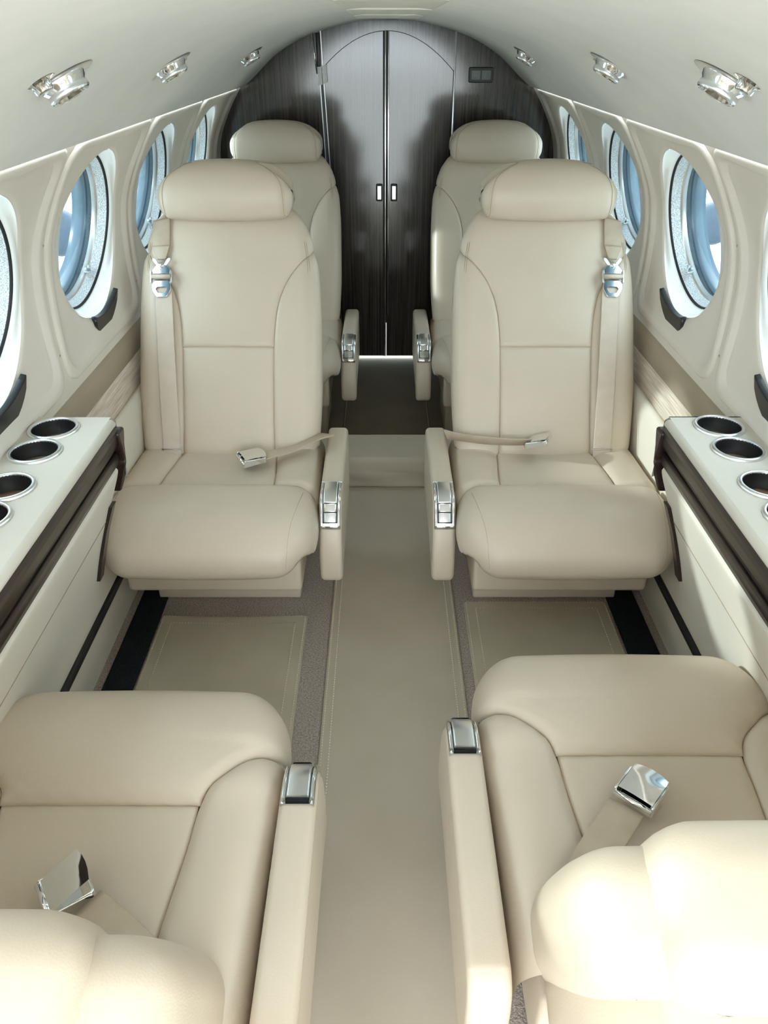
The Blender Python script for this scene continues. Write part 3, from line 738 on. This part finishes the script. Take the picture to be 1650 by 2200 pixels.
# ------------------------------------------------------------------ seats
def make_seat(label, loc, rz, aisle, recline=0., head=0., shoulder=False, rollfront=.03, seed=0, group='cream leather cabin chairs', arm_dz=0., short=False, floor_z=0.):
    """seat faces local -y, crease between cushion and back at y=0; aisle = +1/-1 side of the armrest"""
    t = thing('passenger_chair', label, 'chair', loc, rz, group)
    z0 = floor_z
    L = M['leather']
    # base
    box('base', (-.212, -.325, .125), (.212, .13, .262), L, t, .012, 3)
    box('skirt', (-.190, -.190, z0), (.190, .10, .13), L, t, .006, 2)
    # ---- cushion
    cp = Profile([(.13, .325), (.04, .338), (-.06, .343), (-.13, .346), (-.185, .350), (-.225, .361), (-.29, .366), (-.35, .360), (-.40, .341), (-.432, .306), (-.437, .268), (-.42, .244), (-.385, .233), (-.30, .231)])
    bs = cp.nearest(y=-.185)
    bend = cp.len
    hw = curve1([(0, .232), (bs - .05, .238), (bs + .03, .245), (bs + .13, .249), (bs + .20, .244), (bs + .26, .232), (bs + .31, .218), (bend, .205)])
    rr = curve1([(0, .035), (bs - .03, .04), (bs + .06, .06), (bs + .2, .075), (bs + .3, .06), (bend, .03)])
    S = Sweep(cp, hw, rr, .006)
    sw = lambda b: S.edge(b, lerp(.05, .008, sstep(bs - .06, bs + .10, b)))
    nf = bs + rollfront
    sig0 = curve1([(0, .118), (bs * .5, .130), (bs - .05, .140), (bs, .142)])
    flare = curve1([(0, 0), (.25, .05), (.6, .30), (.85, .62), (1, 1)])
    def sig(b):
        if b <= bs - .012: return sig0(b)
        k = min(1, (b - bs + .012) / (rollfront + .012)); return lerp(sig0(min(b, bs)), sw(nf), flare(k))
    patch('seat_panel', S, lambda b: -sig0(b), lambda b: sig0(b), 0, bs, L, t, 30, 30, g=.009, wd=.020, puff=-.004, soft=(1, 1, 0, 1), wrinkle=.0006, seed=seed)
    for sd in (-1, 1):
        patch('seat_bolster', S, (lambda b: sig(b)) if sd > 0 else (lambda b: -sw(b)), (lambda b: sw(b)) if sd > 0 else (lambda b: -sig(b)), 0, nf, L, t, 34, 44, g=.009, wd=.020, puff=.014, soft=(1, 0, 0, 0) if sd > 0 else (0, 1, 0, 0), wrinkle=.0006, seed=seed + 1, fade=.03)
    patch('front_roll', S, lambda b: -sig(b) if b < nf else -sw(b), lambda b: sig(b) if b < nf else sw(b), bs, bend, L, t, 64, 72, g=.009, wd=.020, puff=.009, soft=(1, 1, 1, 0), wrinkle=.0008, seed=seed + 2, fade=.03, until=nf - .012)
    for sd in (-1, 1):
        for ex in (() if short else (.030,)):
            seam_line('stitching', S, [(sd * (hw(b) - rr(b) + ex), b) for b in np.linspace(bs + .06, bs + .30, 24)], M['stitch'], t, .0007, .0085 if rollfront < .05 else .0045)
    if short:
        th_ = math.radians(26); ct, sn = math.cos(th_), math.sin(th_)
        fb = lambda u, v, w_: Vector((u, v * sn + w_ * ct, .295 + v * ct - w_ * sn))
        sm = lambda pts, per=5: [(p.x, p.y) for p in catmull([(a, b, 0) for a, b in pts] , per, True)]
        mir = lambda half: half + [(-a, b) for a, b in half[::-1]]
        slab('backrest', sm(mir([(.08, .0), (.18, .002), (.215, .03), (.228, .10), (.234, .20), (.234, .27), (.226, .325), (.202, .356), (.165, .366), (.08, .368)])), -.004, .128, .052, L, t, frame=fb, seg=9)
        slab('headrest', sm(mir([(.05, .20), (.12, .205), (.152, .24), (.162, .30), (.163, .345), (.150, .383), (.115, .402), (.05, .407)])), -.022, .140, .058, L, t, frame=fb, seg=9)
        slab('rear_panel', sm(mir([(.08, .02), (.19, .025), (.212, .06), (.215, .13), (.20, .21), (.155, .285), (.13, .305), (.06, .309)])), .085, .195, .035, L, t, frame=fb, seg=7)
    else:
        # ---- backrest (built upright-reclined, then turned about the crease)
        bk = bpy.data.objects.new('backrest', None)
        D_ = .31 if short else 0
        sh = lambda *P_: [(a - D_ * .515, b - D_ * .857) for a, b in P_]
        bp = Profile([(.075, .285), (.025, .300), (.0, .335), (.022, .385)] + ([(.054, .445)] if short else [(.070, .475), (.130, .580), (.190, .680)]) + sh((.252, .785), (.292, .848), (.325, .882), (.365, .892), (.402, .868), (.408, .830)) + ([(.215, .49), (.155, .36), (.120, .29)] if short else [(.375, .760), (.300, .620), (.220, .480), (.150, .350), (.120, .290)]), sign=-1) if True else Profile([(.075, .285), (.025, .300), (.0, .335), (.022, .385), (.070, .475), (.130, .580), (.190, .680), (.252, .785), (.292, .848), (.325, .882), (.365, .892), (.402, .868), (.408, .830), (.375, .760), (.300, .620), (.220, .480), (.150, .350), (.120, .290)], sign=-1)
        if bp.at(.15)[2] > 0: bp.na *= -1
        zt = .86 - D_ * .857; yt = -D_ * .515
        bt = bp.nearest(z=zt, lo=.1)         # top of the front
        b0 = bp.nearest(z=.335, lo=.04)
        bcr = bp.nearest(y=.365 + yt, lo=bt)
        bbk = bp.nearest(y=.400 + yt, lo=bcr)
        hwb = curve1([(0, .190), (b0, .226)] + ([] if short else [(b0 + .2, .238), (b0 + .35, .237)]) + [(bt - .10, .230), (bt - .04, .218), (bt, .205), (bcr, .185), (bbk, .190), (bbk + .04, .198), (bbk + .12, .212), (bp.len, .215)])
        rb = curve1([(0, .02), (b0, .035), (bt - .1, .042), (bcr, .03), (bbk + .05, .03), (bp.len, .03)])
        B = Sweep(bp, hwb, rb, .010)
        if short:
            P0 = B.P
            def lumped(a, b):
                p = P0(a, b); k = sstep(bt - .07, bt + .01, b) * (1 - sstep(bbk, bbk + .07, b)) * (1 - sstep(.118, .185, abs(p.x)))
                return p + Vector((0, .010, .042)) * k
            B.P = lumped
        ROT = Matrix.Translation((0, 0, .33)) @ Matrix.Rotation(-recline, 4, 'X') @ Matrix.Translation((0, 0, -.33))
        made = []
        def bpatch(*a, **k):
            o = patch(*a, **k); made.append(o); return o
        swb = lambda b: B.edge(b, .026 if short else (max(0.002, .022 - max(0, .022 * (1 - abs(b - bcr) / .08)) if abs(b - bcr) < .08 else .022)))
        KS = (bt - b0) / .585 if short else 1.0
        hs = b0 + .285 * KS
        q = lambda d: b0 + d * KS
        sgb0 = curve1([(0, .118), (q(0), .122), (q(.10), .120), (q(.285), .121), (q(.36), .126), (q(.41), .136), (q(.465), .160), (q(.505), .190), (q(.535), .222)])
        nb = q(.565)
        def sgb(b):
            if b < q(.525): return sgb0(b)
            return lerp(sgb0(b), swb(nb), min(1, (b - q(.525)) / (.04 * KS)) ** 1.4)
        bh = bt - .05
        if short:
            bpatch('upper_back_panel', B, lambda b: -swb(b), swb, 0, bh, L, t, 60, 40, puff=.008, g=0, soft=(0, 0, 0, 0), seed=seed)
        else:
            bpatch('lower_back_panel', B, lambda b: -sgb(b), lambda b: sgb(b), 0, hs, L, t, 30, 34, g=.006, wd=.014, puff=.006, soft=(1, 1, 0, 1), seed=seed)
            bpatch('upper_back_panel', B, lambda b: -sgb(b) if b < nb else -swb(b), lambda b: sgb(b) if b < nb else swb(b), hs, bh if short else bbk + .03, L, t, 60, 76, g=.006, wd=.014, puff=.006, soft=(1, 1, 1, 0 if short else 1), seed=seed + 3, until=nb - .02)
        if short:
            ba, bz = bh, bbk + .03; HX = .158
            bpatch('headrest', B, lambda b: -HX, lambda b: HX, ba, bz, L, t, 40, 50, g=.010, wd=.026, puff=.008, soft=(1, 1, 0, 1), seed=seed + 7, fade=.02)
            for sd in (-1, 1):
                bpatch('shoulder', B, (lambda b: HX) if sd > 0 else (lambda b: -swb(b)), (lambda b: swb(b)) if sd > 0 else (lambda b: -HX), ba, bz, L, t, 30, 50, g=.010, wd=.026, puff=.008, soft=(1, 0, 0, 1) if sd > 0 else (0, 1, 0, 1), seed=seed + 8, fade=.02)
        for sd in (() if short else (-1, 1)):
            bpatch('back_bolster', B, (lambda b: sgb(b)) if sd > 0 else (lambda b: -swb(b)), (lambda b: swb(b)) if sd > 0 else (lambda b: -sgb(b)), 0, nb, L, t, 34, 60, g=.006, wd=.014, puff=.007, soft=(1, 0, 0, 0) if sd > 0 else (0, 1, 0, 0), seed=seed + 4, fade=.03)
            for ex in (() if short else (.012, .017)):
                made.append(seam_line('stitching', B, [(sd * (hwb(b) - rb(b) + ex + .008), b) for b in np.linspace(q(.02), bt - .01, 46)], M['stitch'], t, .0007, .0115 if False else .004))
        bpatch('rear_panel', B, lambda b: -swb(b), swb, bbk + .03, bp.len, L, t, 50, 50, g=.006, wd=.014, puff=.008, soft=(0, 0, 1, 0), seed=seed + 5)
        fc = lambda u, v, w_: ROT @ Vector((u, v * .494 + w_ * .869, .335 + v * .869 - w_ * .494))
        co = slab('back_core', poly_round([(-.20, -.02), (.20, -.02), (.218, .10), (.216, .40), (.200, .50), (.178, .56), (-.178, .56), (-.200, .50), (-.216, .40), (-.218, .10)], .03), .022, .088, .02, L, t, frame=fc, seg=4)
        # ---- headrest
        hp = Profile([(.375, .872), (.310, .866), (.272, .880), (.258, .915), (.262, .955), (.285, .992), (.325, 1.013), (.368, 1.008), (.398, .978), (.408, .93), (.398, .888), (.365, .872)], sign=-1)
        if hp.at(.14)[2] > 0: hp.na *= -1
        ht = hp.nearest(y=.325, lo=.12)
        hwz = curve1([(.862, .162), (.87, .169), (.885, .1735), (.92, .175), (.95, .174), (.972, .168), (.988, .158), (1.0, .143), (1.008, .126), (1.014, .104)])
        hwh = lambda b: hwz(hp.at(b)[1])
        rh = curve1([(0, .02), (.07, .022), (.12, .036), (ht - .02, .038), (ht + .03, .034), (ht + .12, .036), (hp.len, .03)])
        H = Sweep(hp, hwh, rh, .008)
        swh = lambda b: H.edge(b, .036)
        hsg = lambda b: max(.02, hwh(b) - rh(b) + .022)
        made2 = []
        hp_on = not short
        if hp_on:
            made2.append(patch('headrest', H, lambda b: -hsg(b), lambda b: hsg(b), 0, hp.len, L, t, 30, 60, g=.0015, wd=.005, soft=(1, 1, 0, 0), seed=seed))
            for sd in (-1, 1):
                made2.append(patch('headrest_end', H, (lambda b: hsg(b)) if sd > 0 else (lambda b: -swh(b)), (lambda b: swh(b)) if sd > 0 else (lambda b: -hsg(b)), 0, hp.len, L, t, 16, 60, g=.0015, wd=.005, soft=(1, 0, 0, 0) if sd > 0 else (0, 1, 0, 0), seed=seed))
                made2.append(seam_line('stitching', H, [(sd * (hsg(b) - .006), b) for b in np.linspace(.06, ht + .05, 34)], M['stitch'], t, .0006, .0004))
        if not short: made2.append(box('headrest_post', (-.06, .325, .80), (.06, .355, .90), M['steel'], t, .004))
        Hm = Matrix.Translation((0, yt + .004, -D_ * .857 - head)) if short else Matrix.Identity(4)
        for o in made2: o.data.transform(ROT @ Hm)
        for o in made: o.data.transform(ROT)
        bpy.data.objects.remove(bk)
    # ---- armrest on the aisle side
    ax = aisle * .284; aw = .027
    ol = [(.150, .20), (.165, .27), (.160, .325), (.140, .347), (.10, .351), (-.10, .351), (-.205, .351), (-.235, .348), (-.258, .334), (-.284, .298), (-.305, .250), (-.313, .20), (-.310, .158), (-.298, .142), (-.275, .139), (-.20, .155), (0, .165), (.12, .165)]
    pts = [(p.x, p.y) for p in catmull([(a, b, 0) for a, b in ol], 5, True)]
    am = slab('armrest', pts, -aw, aw, .012, L, t, frame=lambda u, v, w_: Vector((ax + w_, u, v + arm_dz)), seg=5)
    ap = Profile([(.02, .351), (-.10, .351), (-.205, .351), (-.235, .348), (-.258, .334), (-.284, .298), (-.305, .250)])
    if ap.at(.1)[3] < 0: ap.na *= -1
    pb0 = ap.nearest(y=-.180); pb1 = ap.nearest(z=.286, lo=pb0)
    def strip3(name, x0, x1, s0, s1, lo, hi, mat, par, r=.0035, nv=18):
        """bar following the top of the armrest"""
        pr = [(x0, lo), (x0, hi - r), (x0 + r * .3, hi - r * .3), (x0 + r, hi), (x1 - r, hi), (x1 - r * .3, hi - r * .3), (x1, hi - r), (x1, lo)]; n = len(pr); vs_ = []; fs = []
        for j in range(nv + 1):
            y, z, ny, nz = ap.at(lerp(s0, s1, j / nv))
            for x, h_ in pr: vs_.append(Vector((ax + x, y + ny * h_, z + nz * h_ + arm_dz)))
        for j in range(nv):
            for i in range(n - 1): fs.append((j*n + i, j*n + i + 1, (j+1)*n + i + 1, (j+1)*n + i))
        fs.append(tuple(range(n))); fs.append(tuple(range(nv * n, (nv + 1) * n)))
        return mesh_obj(name, vs_, fs, mat, par)
    pl_ = strip3('ashtray_plate', -.0245, .0245, pb0, pb1, -.004, .0025, M['chrome'], am, .002); pl_['label'] = 'chrome ashtray plate'
    for sx in (-1, 1): strip3('plate_rail', sx * .021 - .0025, sx * .021 + .0025, pb0 + .003, pb1 - .003, 0, .0055, M['chrome'], am, .002)
    strip3('ashtray_lid', -.0165, .0165, pb0 + .008, pb0 + .080, 0, .0075, M['satin'], am, .003)
    strip3('lid_gap', -.0178, .0178, pb0 + .0065, pb1 - .014, 0, .0032, M['black'], am, .001)
    strip3('lid_tab', -.0155, .0155, pb0 + .082, pb0 + .100, 0, .0095, M['chrome'], am, .004)
    strip3('lid_front', -.0155, .0155, pb0 + .102, pb1 - .016, 0, .006, M['steel'], am, .003)
    # ---- shoulder belt on the window side
    if shoulder:
        wsd = -aisle
        apos = lambda b: wsd * lerp(.146, .172, min(1, max(0, (b - b0) / .56)))
        def bpnt(a, b, off): return ROT @ (B.P(a, b) + B.N(a, b) * off)
        def run(name, ba, bb, width, off, mat, par, n=30, thick=.0022):
            pts = []; sds = []
            for i in range(n + 1):
                b = lerp(ba, bb, i / n); p = bpnt(apos(b), b, off(b) if callable(off) else off); pts.append(p)
                sds.append(bpnt(apos(b) + .01, b, 0) - bpnt(apos(b) - .01, b, 0))
            return ribbon(name, pts, sds, width if not isinstance(width, list) else [lerp(width[0], width[-1], i / n) for i in range(n + 1)], thick, mat, par)
        offl = curve1([(0, .014), (q(.30), .017), (q(.5), .014), (q(.6), .010), (q(.8), .010)])
        sb = run('shoulder_belt', q(-.01), q(.44), .046, offl, M['web'], t, 40); sb['label'] = 'pale webbing shoulder belt'
        btop = bt + .012
        run('belt_top', q(.545), btop, .047, lambda b: offl(b) + .001, M['beltcover'], sb, 16, .004)
        run('belt_fold', q(.510), q(.546), [.022, .047], lambda b: offl(b) + .002, M['beltcover'], sb, 8, .004)
        # metal parts in the plane of the back
        b_ = q(.50); pc = bpnt(apos(b_), b_, offl(b_)); ux = (bpnt(apos(b_) + .01, b_, 0) - bpnt(apos(b_) - .01, b_, 0)).normalized()
        vy = (bpnt(apos(b_), b_ + .02, 0) - bpnt(apos(b_), b_ - .02, 0)).normalized(); vy = (vy - ux * vy.dot(ux)).normalized(); wz = vy.cross(ux)
        wz = wz if (wz @ (ROT.to_3x3() @ B.N(apos(b_), b_))) > 0 else -wz
        fr = lambda u, v, w_: pc + ux * u + vy * v + wz * w_
        for sx in (-1, 1):
            slab('belt_hook', poly_round([(sx * .004, -.007), (sx * .013, -.007), (sx * .024, .007), (sx * .024, .014), (sx * .016, .012)], .003), .002, .006, .001, M['satin'], sb, frame=fr, seg=2)
        lathe('rivet', [(0, .010), (.005, .0098), (.0068, .008), (.0068, .002)], M['chrome'], sb, frame=lambda x, y, z: fr(x, y - .006, z), seg=20)
        slab('buckle_plate', poly_round([(-.013, -.004), (.013, -.004), (.026, -.020), (.026, -.028), (-.026, -.028), (-.026, -.020)], .003), .001, .005, .001, M['chrome'], sb, frame=fr, seg=2)
        for sx in (-1, 1):
            slab('buckle_side', rrect(.0035, .032, .001, 2, sx * .0265, -.037), -.001, .012, .001, M['chrome'], sb, frame=fr, seg=1)
        tube('buckle_roller', [fr(-.025, -.036, .006), fr(.025, -.036, .006)], .0065, M['web'], sb, 14)
        n_ = 24
        outer = poly_round([(-.018, -.046), (.018, -.046), (.025, -.053), (.025, -.070), (.014, -.089), (-.014, -.089), (-.025, -.070), (-.025, -.053)], .004, 2)
        inner = poly_round([(-.011, -.062), (.011, -.062), (.0155, -.067), (.0155, -.069), (.0095, -.079), (-.0095, -.079), (-.0155, -.069), (-.0155, -.067)], .002, 2)
        slab('buckle_tongue', outer, .003, .0065, .001, M['chrome'], sb, frame=fr, seg=2, hole=inner)
        k_ = q(.015); pk = bpnt(apos(k_), k_, offl(k_) + .002); tube('belt_keeper', [pk - ux * .027, pk + ux * .027], .0018, M['steel'], sb, 8)
    return t
def buckle(parent, pos, ang, tilt=0.0, lift=0., blue=False, size=1.0):
    """lift-lever lap belt buckle, local: strap leaves along -v"""
    c, s = math.cos(ang), math.sin(ang); R = Matrix.Translation(pos) @ Matrix.Rotation(ang, 4, 'Z') @ Matrix.Rotation(tilt, 4, 'X')
    fr = lambda u, v, w_: (R @ Vector((u * size, v * size, w_ * size)))
    bd = slab('buckle', rrect(.052, .060, .006), 0, .012, .003, M['chrome'], parent, frame=fr, seg=3); bd['label'] = 'chrome lift-lever buckle'
    for sx in (-1, 1): slab('buckle_cheek', poly_round([(-.030, .0), (.028, .0), (.026, .013), (-.026, .019)], .004), sx * .0275 - .0018, sx * .0275 + .0018, .001, M['chrome'], bd, frame=lambda u, v, w_: fr(w_, u, v), seg=1)
    # lever: curved plate
    vs_ = []; fs = []
    n = 10
    for i in range(n + 1):
        v = lerp(-.022, .030, i / n); z = .0185 - .0035 * (i / n) ** 2 + lift * (i / n)
        for u in (-.0255, -.012, 0, .012, .0255): vs_.append(fr(u, v - .004 * (1 - (u / .0255) ** 2) * (0 if i < n else -1), z + .0015 * (1 - (u / .0255) ** 2)))
    for i in range(n):
        for k in range(4): fs.append((i*5 + k, i*5 + k + 1, (i+1)*5 + k + 1, (i+1)*5 + k))
    mesh_obj('buckle_lever', vs_, fs, M['chrome'], bd)
    tube('buckle_bar', [fr(-.027, -.027, .010), fr(.027, -.027, .010)], .005, M['chrome'], bd, 12)
    return fr
def lap_belt(seat, pts, sides, width, mat=None):
    P = catmull(pts, 6); n = len(P); sd = []
    for i in range(n):
        k = i / (n - 1) * (len(sides) - 1); a = int(min(k, len(sides) - 2)); sd.append(Vector(sides[a]).lerp(Vector(sides[a + 1]), k - a))
    o = ribbon('lap_belt', P, sd, width, .004, mat or M['beltcover'], seat); return o

SX = .41
fl_seat = make_seat('cream leather chair with shoulder belt and a lap buckle lying on its cushion', (-SX - .002, 1.82, 0), 0, 1, shoulder=True, seed=10)
fr_seat = make_seat('cream leather chair with shoulder belt and a lap buckle leaning against its backrest', (SX + .018, 1.82, 0), 0, -1, shoulder=True, seed=20)
rl_seat = make_seat('cream leather chair before the bulkhead beside the painted white reflection and slanted door jamb', (-SX - .002, 2.92, 0), 0, 1, seed=30, floor_z=ZA)
rr_seat = make_seat('cream leather chair before the bulkhead under the small dark two-field sign', (SX + .018, 2.92, 0), 0, -1, seed=40, floor_z=ZA)
nl_seat = make_seat('cream leather chair turned to face the others, dull steel buckle with lever raised', (-.408, .53, 0), PI, -1, head=.10, rollfront=.11, short=True, seed=50)
nr_seat = make_seat('cream leather chair turned to face the others, shiny blue-reflecting chrome buckle', (.408, .62, 0), PI, 1, head=.10, rollfront=.11, short=True, seed=60)
# lap belts (in seat coordinates)
o = lap_belt(fl_seat, [(.262, .045, .372), (.235, .012, .378), (.18, -.035, .372), (.125, -.062, .369), (.105, -.070, .368)], [(.3, -1, .25), (.2, -1, .2), (.25, -1, .05), (.3, -1, 0)], .042)
buckle(o, (.075, -.085, .362), math.radians(-62), .05, size=1.05)
o = lap_belt(fr_seat, [(-.262, .04, .375), (-.235, .012, .382), (-.17, -.016, .385), (-.10, -.020, .382), (-.045, -.016, .380)], [(0, -.5, 1), (0, -.5, 1), (0, -.6, .8)], .030)
f_ = buckle(o, (-.022, -.020, .378), math.radians(-118), .45, size=1.0)
o = lap_belt(nl_seat, [(-.18, .075, .36), (-.13, .045, .368), (-.085, .012, .370), (-.04, -.018, .371)], [(-.55, -.8, 0), (-.55, -.8, 0)], .050)
buckle(o, (-.010, -.040, .362), math.radians(-130) + PI + math.radians(75), .1, lift=.022)
o = lap_belt(nr_seat, [(.17, .075, .36), (.145, .02, .368), (.105, -.030, .372), (.072, -.070, .372)], [(.8, -.6, 0), (.8, -.6, 0)], .050)
buckle(o, (.042, -.100, .364), math.radians(138), .1)

# ------------------------------------------------------------------ outside
g = mesh_obj('ground', [(-80, -80, -1.25), (80, -80, -1.25), (80, 80, -1.25), (-80, 80, -1.25)], [(0, 1, 2, 3)], M['ramp'], None, False)
tag(g, 'pale concrete ramp outside the cabin windows', 'ground', kind='structure')

for x0, lab in ((-1, 'pale hangar beyond the ramp, on the side of the slanted door jamb'), (1, 'pale hangar beyond the ramp, on the side of the two-field sign')):
    hg = thing('hangar', lab, 'building', (x0 * 22, 34, -1.25))
    box('wall', (-9, -6, 0), (9, 6, 4.2), M['hangar'], hg, 0)
    n_ = 14
    for k in range(n_): box('cladding_rib', (-9 + 18 * k / n_, -6.12, 0), (-9 + 18 * k / n_ + .25, -5.98, 4.1), M['frame'], hg, 0)
    mesh_obj('roof', [(-9.4, -6.5, 4.2), (9.4, -6.5, 4.2), (9.4, 0, 6), (-9.4, 0, 6), (-9.4, 6.5, 4.2), (9.4, 6.5, 4.2)], [(0, 1, 2, 3), (3, 2, 5, 4), (0, 3, 4), (1, 5, 2)], M['white'], hg, False)
for x0, y0, zc, rr_, lab, mt in ((-4.0, 9.86, -.77, .27, 'dark round drum on a pale slanting post outside, on the slanted-jamb side', 'white'), (4.0, 9.8, -.65, .24, 'dark round drum on a pale yellow post outside, on the two-field-sign side', 'paleyellow')):
    rs_ = thing('ramp_stand', lab, 'stand', (x0, y0, -1.25))
    hh = zc + 1.25
    lathe('drum', [(0, -.12), (rr_ * .8, -.12), (rr_, -.07), (rr_, .07), (rr_ * .85, .12), (rr_ * .3, .13), (0, .13)], M['navy'], rs_, frame=lambda a, b, c, hh=hh: Vector((a, -c, hh + b)), seg=28)
    tube('post', [(0, .05, hh - rr_ * .7), (.22 * (1 if x0 < 0 else -1), .05, .03)], .07, M[mt], rs_, 14)
    lathe('foot', [(0, .04), (.22, .03), (.25, 0)], M[mt], rs_, frame=lambda a, b, c, x0=x0: Vector((a + .22 * (1 if x0 < 0 else -1), b + .05, c)), seg=24)
